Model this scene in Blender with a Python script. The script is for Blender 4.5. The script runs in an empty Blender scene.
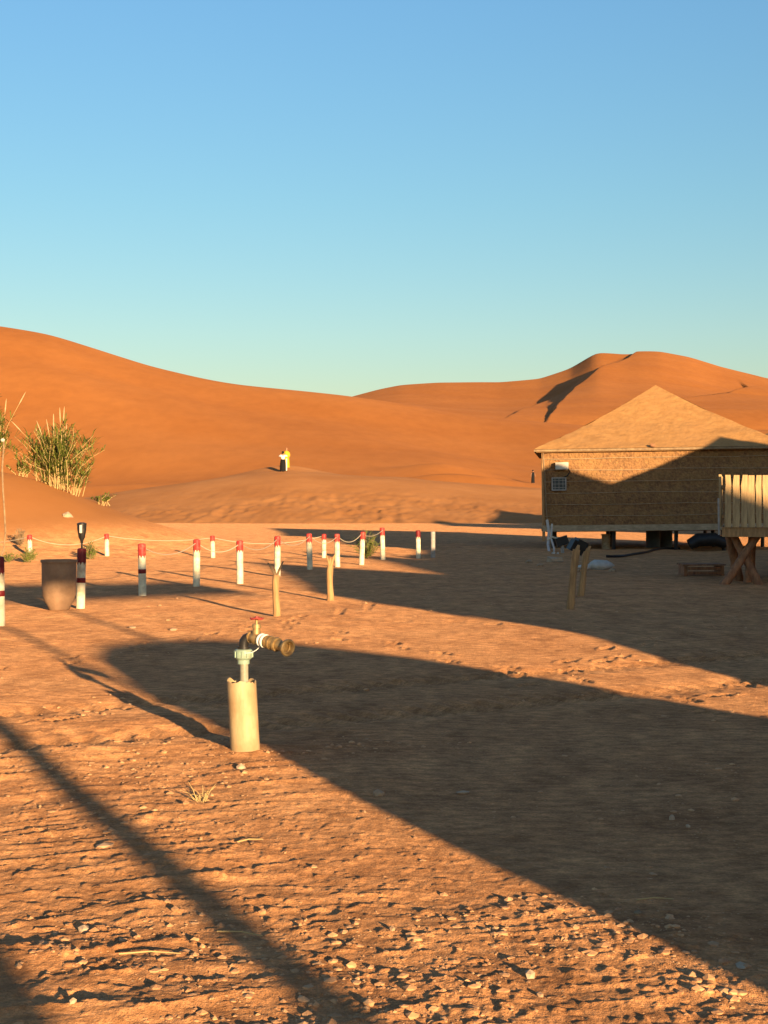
import bpy, math, random
import numpy as np
from mathutils import Vector, Matrix
R = math.radians
random.seed(7); rng = np.random.RandomState(11)
S = bpy.context.scene
C = bpy.data.collections.new('desert_camp'); S.collection.children.link(C)
F = 1538.0; CX = 384.0; HY = 500.0; CAMH = 1.5
AZ = R(23); SE, CE = math.sin(AZ), math.cos(AZ)
ELEV = R(7.7); TE = math.tan(ELEV)

def ts(t, s): return (CE*t - SE*s, SE*t + CE*s)
def at(px, y, D): return Vector(((px-CX)*D/F, D, CAMH-(y-HY)*D/F))

# ------------------------------------------------------------ noise
_perm = rng.permutation(4096); _val = rng.rand(4096)
def _h(ix, iy, seed): return _val[_perm[(ix.astype(np.int64)*73 + _perm[(iy.astype(np.int64)+seed*131) & 4095]) & 4095]]
def vn(x, y, seed=0):
    ix = np.floor(x); iy = np.floor(y); fx = x-ix; fy = y-iy
    ux = fx*fx*fx*(fx*(fx*6-15)+10); uy = fy*fy*fy*(fy*(fy*6-15)+10)
    a = _h(ix, iy, seed); b = _h(ix+1, iy, seed); c = _h(ix, iy+1, seed); d = _h(ix+1, iy+1, seed)
    return (a*(1-ux)+b*ux)*(1-uy) + (c*(1-ux)+d*ux)*uy
def fbm(x, y, o=4, seed=0):
    r = 0; a = .5; n = 0
    for i in range(o):
        r = r + a*vn(x*2**i+i*17.3, y*2**i+i*9.1, seed+i); n += a; a *= .5
    return r/n
def sstep(a, b, x):
    t = np.clip((x-a)/(b-a), 0, 1); return t*t*(3-2*t)

# ------------------------------------------------------------ terrain
def cv(pts): 
    xs, ys = zip(*pts); return lambda p: np.interp(p, xs, ys)
def smooth_curve(pts, w=10):
    f = cv(pts); g = np.arange(-3200, 4200, 4.0); v = f(g)
    k = np.exp(-.5*(np.arange(-12, 13)*4/w)**2); k /= k.sum()
    v2 = np.convolve(np.pad(v, 12, mode='edge'), k, 'valid')
    return lambda p: np.interp(p, g, v2)
c100 = smooth_curve([(-900,506),(-200,502),(0,500),(80,499),(130,490),(200,481),(250,474),(283,471.5),(330,474),(400,478),(450,482),(520,487),(600,491),(768,493),(1600,494)], 12)
c150 = smooth_curve([(-900,480),(-200,484),(0,484),(90,486),(130,482),(200,481),(283,477),(400,476),(440,475),(470,480),(520,484),(600,482),(768,478),(1600,476)], 14)
c300 = smooth_curve([(-1600,440),(-900,400),(-400,352),(-150,322),(-60,322),(0,327),(50,335),(100,351),(150,367),(200,379),(230,385),(260,389),(300,393),(345,397),(400,405),(440,413),(496,420),(600,428),(768,432),(1600,436)], 12)
c430 = smooth_curve([(-1600,470),(0,420),(345,408),(400,407),(450,414),(500,417),(560,417),(640,412),(768,408),(1600,430)], 12)
c700 = smooth_curve([(-1600,450),(-200,420),(200,405),(340,400),(357,395),(380,389),(400,385),(440,382.5),(500,383),(540,379),(570,369),(585,360),(597,353),(604,353.5),(625,355),(632,354.5),(638,353.5),(660,353),(690,358),(720,367),(768,378),(900,400),(1400,440)], 4)
Zof = lambda y, D: CAMH-(y-HY)*D/F

FEET = []
_fr = random.Random(5)
for (x0, d0, x1, d1) in [(-2.2,10.5,3.6,15.5),(3.2,9.2,-1.5,19),(-3.5,13,1.5,26),(1.0,12.5,5.2,21),(-5,20,4,18.2),(2.4,12,4.4,13.4)]:
    L_ = math.hypot(x1-x0, d1-d0); n_ = int(L_/.62); an = math.atan2(d1-d0, x1-x0)
    for i_ in range(n_):
        q_ = i_/n_; sd = .13*(1 if i_ % 2 else -1)
        FEET.append((x0+(x1-x0)*q_-math.sin(an)*sd+_fr.gauss(0,.05), d0+(d1-d0)*q_+math.cos(an)*sd+_fr.gauss(0,.05), an+_fr.gauss(0,.15)))
def terrain(X, D):
    """world height of the sand at X (right), D (away)"""
    X = np.asarray(X, float); D = np.asarray(D, float)
    px = CX + F*X/np.maximum(D, 2.0)
    Ds = [92, 110, 130, 146, 170, 200, 250, 300, 350, 430, 560, 700, 860, 4000]
    Zs = []
    z100 = Zof(c100(px), 130); z150 = Zof(c150(px), 170); z300 = Zof(c300(px), 300)
    z430 = Zof(c430(px), 430); z700 = Zof(c700(px), 700)
    wob = (vn(px/90., px*0+3, 21)-.5)
    Zs = [0*px-.95, z100*.42-.5, z100, np.minimum(z100*.80, z150*.9), z150, z150+(z300-z150)*.20, z150+(z300-z150)*.63, z300,
          np.minimum(z300, z430)-2.0, z430, z430+(z700-z430)*.36, z700, z700*.75, z700*0]
    n = len(Ds); Z = -.95*sstep(52, 92, D)
    # monotone cubic along D
    d = [(Zs[i+1]-Zs[i])/(Ds[i+1]-Ds[i]) for i in range(n-1)]
    m = [0*px]
    for i in range(1, n-1):
        p = d[i-1]*d[i]; mm = np.where(p > 0, 2*p/np.where(np.abs(d[i-1]+d[i]) < 1e-9, 1, d[i-1]+d[i]), 0)
        m.append(mm)
    m.append(0*px)
    for i in range(n-1):
        w = (D >= Ds[i]) & (D < Ds[i+1])
        if not w.any(): continue
        h = Ds[i+1]-Ds[i]; t = np.clip((D-Ds[i])/h, 0, 1)
        m0 = m[i] if Ds[i] != 700 else d[i]*.8; m1 = m[i+1] if Ds[i+1] != 700 else d[i]*.95
        v = (2*t**3-3*t**2+1)*Zs[i] + (t**3-2*t**2+t)*h*m0 + (-2*t**3+3*t**2)*Zs[i+1] + (t**3-t**2)*h*m1
        Z = np.where(w, v, Z)
    # hummocks and long wind ridges on the dunes
    far = sstep(138, 200, D)
    Z = Z + far*np.minimum(D/300., 1.6)*((fbm(X/46.+D/90., D/60., 3, 3)-.5)*2.2)*(1-.75*sstep(270, 300, D)*(1-sstep(300, 330, D)))*(1-.65*sstep(340, 430, D))
    # low swells of the great left dune
    q = (X*.80+D*.60); Z = Z + far*(1-sstep(240, 300, D))*1.0*np.sin(q/15.+2.2*fbm(X/50., D/50., 2, 9))*sstep(140, 175, D)
    # small dunes by the valley
    for (cx, cd, rx, rd, a) in [(7.5,176,6,6,.8),(-40,158,12,6,1.6),(9,160,8,5,1.1),(34,196,10,10,2.4),(2,136,3,2.2,.4),(-8.3,134,4,2.5,.75)]:
        lx = (X-cx)/rx; ld = (D-cd)/rd
        tt = ld*.8-lx*.3
        Z = Z + a*np.exp(-lx*lx)*np.where(tt < 0, np.exp(-(tt*1.0)**2), np.exp(-(tt*2.6)**2))
    # knife edged ridge lines of the big right dune
    def ridge(Z, pts, A, sl, wR):
        P = [np.array(((p-CX)*dd/F, dd)) for p, dd in pts]
        best = np.full(X.shape, 1e9); side = np.zeros(X.shape); along = np.zeros(X.shape)
        N = len(P)-1
        for i in range(N):
            a, b = P[i], P[i+1]; e = b-a; L2 = e@e
            tt = ((X-a[0])*e[0]+(D-a[1])*e[1])/L2; tc = np.clip(tt, 0, 1)
            dx = X-(a[0]+tc*e[0]); dy = D-(a[1]+tc*e[1]); dist = np.hypot(dx, dy)
            cr = dx*e[1]-dy*e[0]
            w = dist < best
            best = np.where(w, dist, best); side = np.where(w, np.sign(cr), side); along = np.where(w, (i+tc)/N, along)
        amp = A*np.clip(np.sin(np.clip(along, .0, 1)*math.pi*.93+.12), 0, 1)**.55*(1.1-.3*along)
        left = np.maximum(0, amp-.85*np.minimum(best, 1.3)-sl*np.maximum(best-1.3, 0))
        right = amp*np.exp(-(best/wR)**2*.9)
        return Z+np.where(side < 0, left, right)
    k = D > 380
    if k.any():
        Z = ridge(Z, [(556,452),(574,548),(600,608),(627,660),(637,702)], 3.4, .24, 40)
        Z = ridge(Z, [(517,452),(545,545),(575,600),(603,640)], 1.9, .20, 25)
        Z = ridge(Z, [(728,520),(750,542),(757,565),(748,600)], 4.5, .3, 30)
    # mound with the reeds at the left
    Z = Z + 2.35*np.exp(-((X+13.2)/5.2)**2-((D-50)/6.5)**2)*(1-sstep(-7.5, -3.5, X)) 
    Z = Z + .9*np.exp(-((X+20)/6.)**2-((D-46)/6.)**2)
    # footprints and wind ripples on the hump
    hum = sstep(90, 96, D)*(1-sstep(108, 124, D))
    Z = Z + hum*(.20*(fbm(X/.7, D/1.3, 2, 31)-.5)*(.3+1.2*sstep(.35,.6,fbm(X/6,D/6,2,39)))+.06*(vn(X/.4, D/.8, 35)-.5))
    Z = Z + sstep(33, 45, D)*(1-sstep(86, 92, D))*.10*(fbm(X/1.6, D/2.4, 3, 38)-.5)
    # yard: gentle undulation, sweep marks, clods
    near = 1-sstep(30, 50, D)
    Z = Z + near*(.05*(fbm(X/2.6, D/3.4, 2, 41)-.5))
    a = sstep(-.2, 1.6, -(CE*X+SE*D)+3.3)            # rougher on the open, left side
    a = a*(1-.75*sstep(9, 13, D))
    th = .5*(fbm(X*.35+4, D*.35, 2, 49)-.5)*2; wx = X+.40*fbm(X*1.0, D*1.0, 2, 50); wd = D-(.45+th)*(X+.6)+.55*(fbm(X*.9, D*.9, 3, 51)-.5)
    r1 = np.abs(fbm(wx*.5, wd*3.2, 2, 52)-.5)*2
    r2 = np.abs(fbm(wx*.9+7, wd*7.0, 2, 57)-.5)*2
    patch = sstep(.35, .62, fbm(X/1.1, D/1.1, 2, 58))
    left = sstep(.9, -.9, X*1.0)*.7+.3
    Z = Z + near*(.25+.75*a)*(.034*(1-np.sqrt(r1+.004))*left*(1-.4*patch)*(.25+.75*sstep(.30,.55,fbm(X*.9+9, D*.7, 2, 46)))*(1+.5*sstep(6,8,D)) + .014*(1-np.sqrt(r2+.004))*(.25+.75*patch))
    rough = (.35+.65*a)
    Z = Z + near*rough*.007*(fbm(X*9, D*9, 3, 61)-.5)
    Z = Z + near*rough*.007*sstep(.60, .85, fbm(X*20, D*20, 2, 66))
    br = sstep(.1, 1.0, X)*(1-sstep(6.5, 8.5, D))*(1-sstep(2.8, 3.4, CE*X+SE*D))
    Z = Z + br*(.006*(fbm(X*11, D*11, 3, 68)-.5)+.006*sstep(.58, .85, fbm(X*24, D*16, 2, 69)))
    Z = Z + near*(.4+.6*a)*(.0055*(fbm(X*34, D*34, 2, 91)-.5))*(1-sstep(9, 14, D))
    # footprints
    if near.max() > 0:
        k = D < 34
        xs = X[k]; ds = D[k]; acc = np.zeros_like(xs)
        Z[k] += .022*np.exp(-((xs+.82)**2+(ds-9.05)**2)/.05)
        for (fx, fd, fa) in FEET:
            q = np.abs(ds-fd) < .5
            if not q.any(): continue
            ca, sa = math.cos(fa), math.sin(fa); ux = (xs[q]-fx)*ca+(ds[q]-fd)*sa; uy = -(xs[q]-fx)*sa+(ds[q]-fd)*ca
            r = np.sqrt((ux/.15)**2+(uy/.055)**2)
            acc[q] += -.020*np.exp(-r**4)+.010*np.exp(-((r-1.35)/.3)**2)
        Z[k] += acc
    # tyre treads across the lit strip
    tq = (X*.55-(D-13)*.83); tw = np.exp(-((tq-.4)/.22)**2)+np.exp(-((tq-1.9)/.22)**2)
    Z = Z + near*tw*(-.026+.024*np.sin((X*.83+D*.55)*30+2*fbm(X*3, D*3, 2, 93)))
    return Z
def gz(x, y): return float(terrain(np.array([x]), np.array([y]))[0])
def G(px, y):
    D = CAMH*F/(y-HY); x = (px-CX)*D/F
    return Vector((x, D, gz(x, D)))

# ------------------------------------------------------------ materials
def mat(name, base, var=None, scale=8, rough=.85, bump=0, bscale=None, stretch=(1,1,1), metal=0, detail=6, ramp=(.3,.7), spec=.3, dirt=None, rot=(0,0,0), coat=0):
    base = tuple(min(c*1.12, .86) for c in base); var = tuple(min(c*1.12, .8) for c in var) if var else None
    m = bpy.data.materials.new(name); m.use_nodes = True; nt = m.node_tree; N = nt.nodes; L = nt.links
    b = N['Principled BSDF']; b.inputs['Roughness'].default_value = rough; b.inputs['Metallic'].default_value = metal
    b.inputs['Specular IOR Level'].default_value = spec
    tc = N.new('ShaderNodeTexCoord'); mp = N.new('ShaderNodeMapping'); mp.inputs['Scale'].default_value = stretch
    mp.inputs['Rotation'].default_value = rot
    L.new(tc.outputs['Object'], mp.inputs['Vector'])
    n = N.new('ShaderNodeTexNoise'); n.inputs['Scale'].default_value = scale; n.inputs['Detail'].default_value = detail
    n.inputs['Roughness'].default_value = .6
    L.new(mp.outputs[0], n.inputs['Vector'])
    cr = N.new('ShaderNodeValToRGB'); cr.color_ramp.elements[0].position = ramp[0]; cr.color_ramp.elements[1].position = ramp[1]
    v = var or tuple(c*.7 for c in base)
    cr.color_ramp.elements[0].color = (*v, 1); cr.color_ramp.elements[1].color = (*base, 1)
    L.new(n.outputs[0], cr.inputs[0]); out = cr.outputs[0]
    if dirt:
        n2 = N.new('ShaderNodeTexNoise'); n2.inputs['Scale'].default_value = dirt[1]; n2.inputs['Detail'].default_value = 5
        L.new(tc.outputs['Object'], n2.inputs['Vector'])
        r2 = N.new('ShaderNodeMapRange'); r2.inputs[1].default_value = .45; r2.inputs[2].default_value = .72; r2.inputs[4].default_value = dirt[2]
        L.new(n2.outputs[0], r2.inputs[0])
        mx = N.new('ShaderNodeMix'); mx.data_type = 'RGBA'; L.new(r2.outputs[0], mx.inputs[0]); L.new(out, mx.inputs[6]); mx.inputs[7].default_value = (*dirt[0], 1)
        out = mx.outputs[2]
    L.new(out, b.inputs['Base Color'])
    if bump:
        n3 = N.new('ShaderNodeTexNoise'); n3.inputs['Scale'].default_value = bscale or scale*2; n3.inputs['Detail'].default_value = 5
        L.new(mp.outputs[0], n3.inputs['Vector'])
        bp = N.new('ShaderNodeBump'); bp.inputs['Strength'].default_value = 1; bp.inputs['Distance'].default_value = bump
        L.new(n3.outputs[0], bp.inputs['Height']); L.new(bp.outputs[0], b.inputs['Normal'])
    return m

def ground_mat():
    m = bpy.data.materials.new('sand_and_dirt'); m.use_nodes = True; nt = m.node_tree; N = nt.nodes; L = nt.links
    b = N['Principled BSDF']; b.inputs['Roughness'].default_value = .95; b.inputs['Specular IOR Level'].default_value = .1; b.inputs['Diffuse Roughness'].default_value = .9
    geo = N.new('ShaderNodeNewGeometry'); pos = geo.outputs['Position']
    def noise(scale, det=6, rg=.6, st=(1,1,1)):
        mp = N.new('ShaderNodeMapping'); mp.inputs['Scale'].default_value = st; L.new(pos, mp.inputs['Vector'])
        n = N.new('ShaderNodeTexNoise'); n.inputs['Scale'].default_value = scale; n.inputs['Detail'].default_value = det; n.inputs['Roughness'].default_value = rg
        L.new(mp.outputs[0], n.inputs['Vector']); return n.outputs[0]
    def ramp(f, p0, c0, p1, c1):
        r = N.new('ShaderNodeValToRGB'); e = r.color_ramp.elements; e[0].position = p0; e[1].position = p1
        e[0].color = (*c0, 1); e[1].color = (*c1, 1); L.new(f, r.inputs[0]); return r.outputs[0]
    def mix(f, a, c, mode='MIX'):
        x = N.new('ShaderNodeMix'); x.data_type = 'RGBA'; x.blend_type = mode
        if hasattr(f, 'links'): L.new(f, x.inputs[0])
        else: x.inputs[0].default_value = f
        L.new(a, x.inputs[6]); L.new(c, x.inputs[7]); return x.outputs[2]
    dirt = ramp(noise(.9, 8), .3, DIRT_A, .7, DIRT_B)
    dirt = mix(.55, dirt, ramp(noise(3.2, 8, .65, (1, .5, 1)), .36, (.54,.48,.45), .64, (1.26,1.22,1.17)), 'MULTIPLY')
    dirt = mix(.8, dirt, ramp(noise(60, 4, .7), .34, (.72,.69,.66), .68, (1.25,1.25,1.24)), 'MULTIPLY')
    sp = ramp(noise(170, 2, .5), .70, (0,0,0), .78, (.30,.27,.22)); dirt = mix(.5, dirt, sp, 'ADD')
    dirt = mix(.75, dirt, ramp(noise(11, 6, .7, (.7, 1.2, 1)), .40, (.60,.56,.53), .60, (1.16,1.15,1.12)), 'MULTIPLY')
    vo = N.new('ShaderNodeTexVoronoi'); vo.inputs['Scale'].default_value = 26; L.new(pos, vo.inputs['Vector'])
    vm = N.new('ShaderNodeMath'); vm.operation = 'LESS_THAN'; vm.inputs[1].default_value = .13; L.new(vo.outputs['Distance'], vm.inputs[0])
    vs_ = N.new('ShaderNodeMath'); vs_.operation = 'MULTIPLY'; L.new(vm.outputs[0], vs_.inputs[0]); L.new(noise(.8, 3), vs_.inputs[1])
    dirt = mix(vs_.outputs[0], dirt, ramp(noise(9, 1), .45, (.24,.13,.07), .55, (.78,.50,.26)))
    dune = ramp(noise(.035, 5), .35, DUNE_A, .65, DUNE_B)
    dune = mix(.45, dune, ramp(noise(.5, 6, .6, (1, .35, 1)), .35, (.86,.84,.82), .65, (1.08,1.07,1.06)), 'MULTIPLY')
    hump = ramp(noise(.22, 6), .35, HUMP_A, .65, HUMP_B)
    at_ = N.new('ShaderNodeAttribute'); at_.attribute_name = 'zone'
    sep = N.new('ShaderNodeSeparateColor'); L.new(at_.outputs['Color'], sep.inputs[0])
    dr = N.new('ShaderNodeMapRange'); dr.inputs[3].default_value = .9; dr.inputs[4].default_value = .22; L.new(sep.outputs[0], dr.inputs[0]); L.new(dr.outputs[0], b.inputs['Diffuse Roughness'])
    col = mix(sep.outputs[0], dirt, hump); col = mix(sep.outputs[1], col, dune)
    L.new(col, b.inputs['Base Color'])
    bp = N.new('ShaderNodeBump'); bp.inputs['Distance'].default_value = .008; bp.inputs['Strength'].default_value = .9
    ad = N.new('ShaderNodeMath'); ad.operation = 'MULTIPLY_ADD'; L.new(noise(35, 5, .65), ad.inputs[0]); ad.inputs[1].default_value = 1.6; L.new(noise(120, 3), ad.inputs[2])
    L.new(ad.outputs[0], bp.inputs['Height'])
    bp2 = N.new('ShaderNodeBump'); bp2.inputs['Strength'].default_value = .6; bp2.inputs['Distance'].default_value = .06
    mm = N.new('ShaderNodeMath'); mm.operation = 'MULTIPLY'; L.new(noise(.55, 5, .55, (1, .5, 1)), mm.inputs[0]); L.new(sep.outputs[1], mm.inputs[1])
    L.new(mm.outputs[0], bp2.inputs['Height']); L.new(bp.outputs[0], bp2.inputs['Normal']); L.new(bp2.outputs[0], b.inputs['Normal'])
    return m
DIRT_A = (.525,.255,.108); DIRT_B = (.65,.345,.155)
HUMP_A = (.365,.155,.050); HUMP_B = (.45,.200,.068)
DUNE_A = (.385,.138,.031); DUNE_B = (.43,.162,.040)

def reed_mat():
    m = mat('woven_reed', (.38,.192,.072), (.14,.070,.032), scale=8, stretch=(1.5,1.5,1.5), bump=.06, bscale=11, ramp=(.30,.70), detail=14, dirt=((.40,.22,.075), 1.7, .55))
    return m
M = dict(
    ground=ground_mat(), reed=reed_mat(),
    roof=mat('mud_thatch', (.50,.26,.088), (.35,.17,.052), scale=4, bump=.025, bscale=6, ramp=(.25,.75), dirt=((.46,.235,.085), 1.0, .5)),
    beam=mat('pale_beam', (.52,.38,.23), (.30,.21,.12), scale=6, stretch=(1,4,4), bump=.006),
    wood=mat('raw_wood', (.52,.29,.12), (.26,.14,.06), scale=5, stretch=(5,5,.8), bump=.006, bscale=12),
    pale=mat('split_palings', (.60,.40,.19), (.34,.21,.10), scale=4, stretch=(7,7,.7), bump=.006, bscale=12),
    darkwood=mat('dark_log', (.42,.19,.085), (.15,.07,.035), scale=5, stretch=(3,3,.8), detail=10, bump=.01),
    rope=mat('pale_rope', (.50,.40,.28), (.45,.36,.25), scale=60, bump=.001),
    white=mat('white_paint', (.84,.76,.56), (.68,.57,.38), scale=5, rough=.6, detail=10, bump=.002, bscale=40, dirt=((.46,.30,.16), 9, .8)),
    red=mat('red_paint', (.52,.035,.025), (.36,.03,.025), scale=14, rough=.55, dirt=((.55,.25,.16), 16, .35)),
    maroon=mat('dark_red_paint', (.23,.018,.018), (.13,.012,.012), scale=14, rough=.55),
    grey=mat('bare_concrete_grey', (.42,.37,.32), (.28,.24,.20), scale=12),
    pvc=mat('weathered_pvc', (.50,.37,.20), (.36,.24,.115), scale=5, stretch=(3,3,1), rough=.6, dirt=((.34,.19,.085), 7, .75), detail=10, bump=.0016, bscale=30),
    innerpipe=mat('grey_pipe', (.34,.33,.24), (.22,.20,.14), scale=20, rough=.4),
    union=mat('green_grey_plastic', (.30,.40,.30), (.22,.29,.21), scale=14, rough=.45, dirt=((.36,.26,.15), 25, .4)),
    black=mat('black_plastic', (.025,.022,.02), (.015,.013,.012), scale=10, rough=.45),
    brass=mat('dirty_brass', (.50,.33,.13), (.24,.15,.06), scale=28, rough=.5, metal=.4, bump=.0012, bscale=60, dirt=((.30,.19,.10), 40, .7)),
    teflon=mat('white_tape', (.80,.78,.72), (.6,.56,.5), scale=60, rough=.7),
    redhandle=mat('red_handle', (.42,.07,.045), (.30,.04,.03), scale=50, rough=.5),
    clay=mat('brown_clay', (.36,.215,.12), (.23,.13,.07), scale=6, bump=.004, bscale=20, dirt=((.36,.21,.12), 4, .6)),
    leaf=mat('reed_leaf', (.17,.19,.030), (.08,.10,.02), scale=3, rough=.6),
    straw=mat('dry_reed', (.60,.43,.19), (.42,.28,.11), scale=5),
    plume=mat('reed_plume', (.55,.38,.20), (.42,.28,.14), scale=10),
    twig=mat('dry_twig', (.34,.23,.12), (.18,.11,.06), scale=10),
    stone=mat('desert_stone', (.50,.33,.19), (.34,.20,.11), scale=14, bump=.004, bscale=50),
    palestone=mat('pale_stone', (.52,.38,.24), (.38,.26,.16), scale=18, bump=.003, bscale=60),
    clod=mat('dirt_clod', (.66,.38,.18), (.36,.17,.075), scale=6, bump=.002, bscale=90),
    bluegrey=mat('blue_grey_drum', (.09,.11,.13), (.05,.06,.07), scale=4, rough=.5),
    bag=mat('white_sack', (.60,.55,.48), (.45,.38,.30), scale=6, bump=.02, bscale=5),
    canvas=mat('tan_canvas', (.42,.31,.18), (.34,.24,.13), scale=3),
    skin=mat('skin', (.35,.18,.11), (.30,.15,.09), scale=10, rough=.6),
    hair=mat('black_hair', (.02,.015,.012), (.012,.01,.008), scale=30),
    shirt=mat('white_shirt', (.78,.74,.66), (.66,.6,.5), scale=6),
    trousers=mat('black_trousers', (.008,.007,.008), (.005,.005,.006), scale=6),
    yellow=mat('yellow_robe', (.66,.37,.025), (.5,.27,.02), scale=5),
    greybox=mat('white_metal_box', (.62,.55,.44), (.52,.44,.33), scale=5, rough=.5),
    grille=mat('dark_glass', (.05,.06,.06), (.03,.035,.035), scale=8, rough=.3),
)

# ------------------------------------------------------------ mesh helpers
class MB:
    def __init__(s): s.v = []; s.f = []
    def add(s, vs, fs):
        o = len(s.v); s.v += [tuple(v) for v in vs]; s.f += [tuple(i+o for i in f) for f in fs]; return s
    def box(s, c, d, rot=None, jit=0):
        vs = [Vector(((i & 1)-.5, ((i >> 1) & 1)-.5, ((i >> 2) & 1)-.5)) for i in range(8)]
        vs = [Vector((v.x*d[0], v.y*d[1], v.z*d[2])) for v in vs]
        if jit: vs = [v+Vector([random.uniform(-jit, jit) for _ in range(3)]) for v in vs]
        if rot: vs = [rot @ v for v in vs]
        return s.add([v+Vector(c) for v in vs], [(0,2,3,1),(4,5,7,6),(0,1,5,4),(2,6,7,3),(0,4,6,2),(1,3,7,5)])
    def tube(s, pts, rad, n=10, caps=True, squash=1.0):
        pts = [Vector(p) for p in pts]
        if not hasattr(rad, '__len__'): rad = [rad]*len(pts)
        rings = []; up = None
        for i, p in enumerate(pts):
            a = pts[max(i-1, 0)]; b = pts[min(i+1, len(pts)-1)]; d = (b-a)
            d = d.normalized() if d.length > 1e-9 else Vector((0,0,1))
            if up is None:
                up = d.orthogonal().normalized() if abs(d.z) < .95 else Vector((1,0,0))
            x = (up - d*up.dot(d)); x = x.normalized() if x.length > 1e-6 else d.orthogonal().normalized(); up = x; y = d.cross(x)
            rings.append([p+(x*math.cos(2*math.pi*k/n)+y*math.sin(2*math.pi*k/n)*squash)*rad[i] for k in range(n)])
        vs = [v for r in rings for v in r]; fs = []
        for i in range(len(pts)-1):
            for k in range(n):
                fs.append((i*n+k, i*n+(k+1) % n, (i+1)*n+(k+1) % n, (i+1)*n+k))
        if caps: fs += [tuple(range(n-1, -1, -1)), tuple((len(pts)-1)*n+k for k in range(n))]
        return s.add(vs, fs)
    def lathe(s, prof, c=(0,0,0), n=32, wob=0):
        o = Vector(c); vs = []; fs = []
        for (r, z) in prof:
            for k in range(n):
                a = 2*math.pi*k/n; rr = r*(1+wob*math.sin(2*a+z*5)+wob*.6*math.sin(3*a+1))
                vs.append(o+Vector((rr*math.cos(a), rr*math.sin(a), z)))
        for i in range(len(prof)-1):
            for k in range(n): fs.append((i*n+k, i*n+(k+1) % n, (i+1)*n+(k+1) % n, (i+1)*n+k))
        return s.add(vs, fs)
    def blob(s, c, r, rot=0, rough=.25, sub=1):
        base = ICO[sub]; q = Matrix.Rotation(rot, 3, 'Z'); sd = random.random()*50
        vs = []
        for v in base[0]:
            k = 1+rough*(random.random()-.5)*2
            vs.append(Vector(c)+q @ Vector((v[0]*r[0]*k, v[1]*r[1]*k, v[2]*r[2]*k)))
        return s.add(vs, base[1])
    def build(s, name, m, parent=None, smooth=True, loc=None, rot=None, sharp=True):
        me = bpy.data.meshes.new(name); me.from_pydata(s.v, [], s.f); me.update()
        if smooth:
            me.polygons.foreach_set('use_smooth', [True]*len(me.polygons))
            if sharp: me.set_sharp_from_angle(angle=R(40))
        me.materials.append(M[m] if isinstance(m, str) else m)
        o = bpy.data.objects.new(name, me); C.objects.link(o)
        if parent: o.parent = parent
        if loc is not None: o.location = loc
        if rot is not None: o.rotation_euler = rot
        return o
import bmesh
ICO = {}
for sb in (1, 2, 3):
    b_ = bmesh.new(); bmesh.ops.create_icosphere(b_, subdivisions=sb, radius=1)
    b_.verts.ensure_lookup_table(); ICO[sb] = ([tuple(v.co) for v in b_.verts], [tuple(v.index for v in f.verts) for f in b_.faces]); b_.free()
def tag(o, label=None, cat=None, group=None, kind=None):
    if label: o['label'] = label
    if cat: o['category'] = cat
    if group: o['group'] = group
    if kind: o['kind'] = kind
    return o
def empty(name, loc, label, cat, group=None, rz=0):
    o = bpy.data.objects.new(name, None); C.objects.link(o); o.location = loc; o.rotation_euler = (0, 0, rz); o.empty_display_size = .2
    return tag(o, label, cat, group)
def dup(root, loc, label, rz=None):
    r = root.copy(); C.objects.link(r); r.location = loc; r['label'] = label
    if rz is not None: r.rotation_euler = (0, 0, rz)
    for ch in list(root.children):
        c = ch.copy(); C.objects.link(c); c.parent = r
        for g in ch.children:
            d = g.copy(); C.objects.link(d); d.parent = c
    return r

# ------------------------------------------------------------ ground
def grid_mesh():
    rows = list(HY and [CAMH*F/(y-HY) for y in np.arange(1230, 615, -1.0)])
    d = rows[-1]
    while d < 56: rows.append(d); d += .3
    while d < 134: rows.append(d); d += .36
    while d < 330: rows.append(d); d += 1.5
    while d < 870: rows.append(d); d += 2.2
    while d < 4200: rows.append(d); d *= 1.08
    rows = np.array(sorted(set(rows)))
    cols = np.concatenate([-np.geomspace(9000, 330, 40)+0, np.arange(-320, -60, 5.0), np.arange(-60, 830, 1.6), np.arange(830, 1100, 5.0), np.geomspace(1110, 9800, 40)])
    Dg, Pg = np.meshgrid(rows, cols, indexing='ij'); Xg = (Pg-CX)*Dg/F
    Z = terrain(Xg, Dg)
    nr, nc = Dg.shape
    co = np.stack([Xg, Dg, Z], -1).reshape(-1, 3).astype(np.float32)
    idx = np.arange(nr*nc).reshape(nr, nc)
    q = np.stack([idx[:-1,:-1], idx[:-1,1:], idx[1:,1:], idx[1:,:-1]], -1).reshape(-1, 4)
    me = bpy.data.meshes.new('ground'); me.vertices.add(len(co)); me.vertices.foreach_set('co', co.ravel())
    me.loops.add(q.size); me.loops.foreach_set('vertex_index', q.ravel().astype(np.int32))
    me.polygons.add(len(q)); me.polygons.foreach_set('loop_start', np.arange(0, q.size, 4, dtype=np.int32))
    me.polygons.foreach_set('use_smooth', np.ones(len(q), dtype=bool))
    me.update(calc_edges=True)
    hump = sstep(70, 84, Dg+4*(fbm(Xg/5, Dg/5, 3, 71)-.5))
    mound = np.exp(-((Xg+14)/6.5)**2-((Dg-50)/8)**2)
    hump = np.maximum(hump, sstep(.15, .5, mound))
    dune = sstep(130, 158, Dg+10*(fbm(Xg/12, Dg/12, 3, 73)-.5)); dune = np.maximum(dune, .4*sstep(.2, .7, mound))
    col = np.zeros((nr*nc, 4), np.float32); col[:,0] = hump.ravel(); col[:,1] = dune.ravel(); col[:,3] = 1
    ca = me.color_attributes.new('zone', 'FLOAT_COLOR', 'POINT'); ca.data.foreach_set('color', col.ravel())
    me.materials.append(M['ground'])
    o = bpy.data.objects.new('ground', me); C.objects.link(o); tag(o, kind='structure')
grid_mesh()
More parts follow.
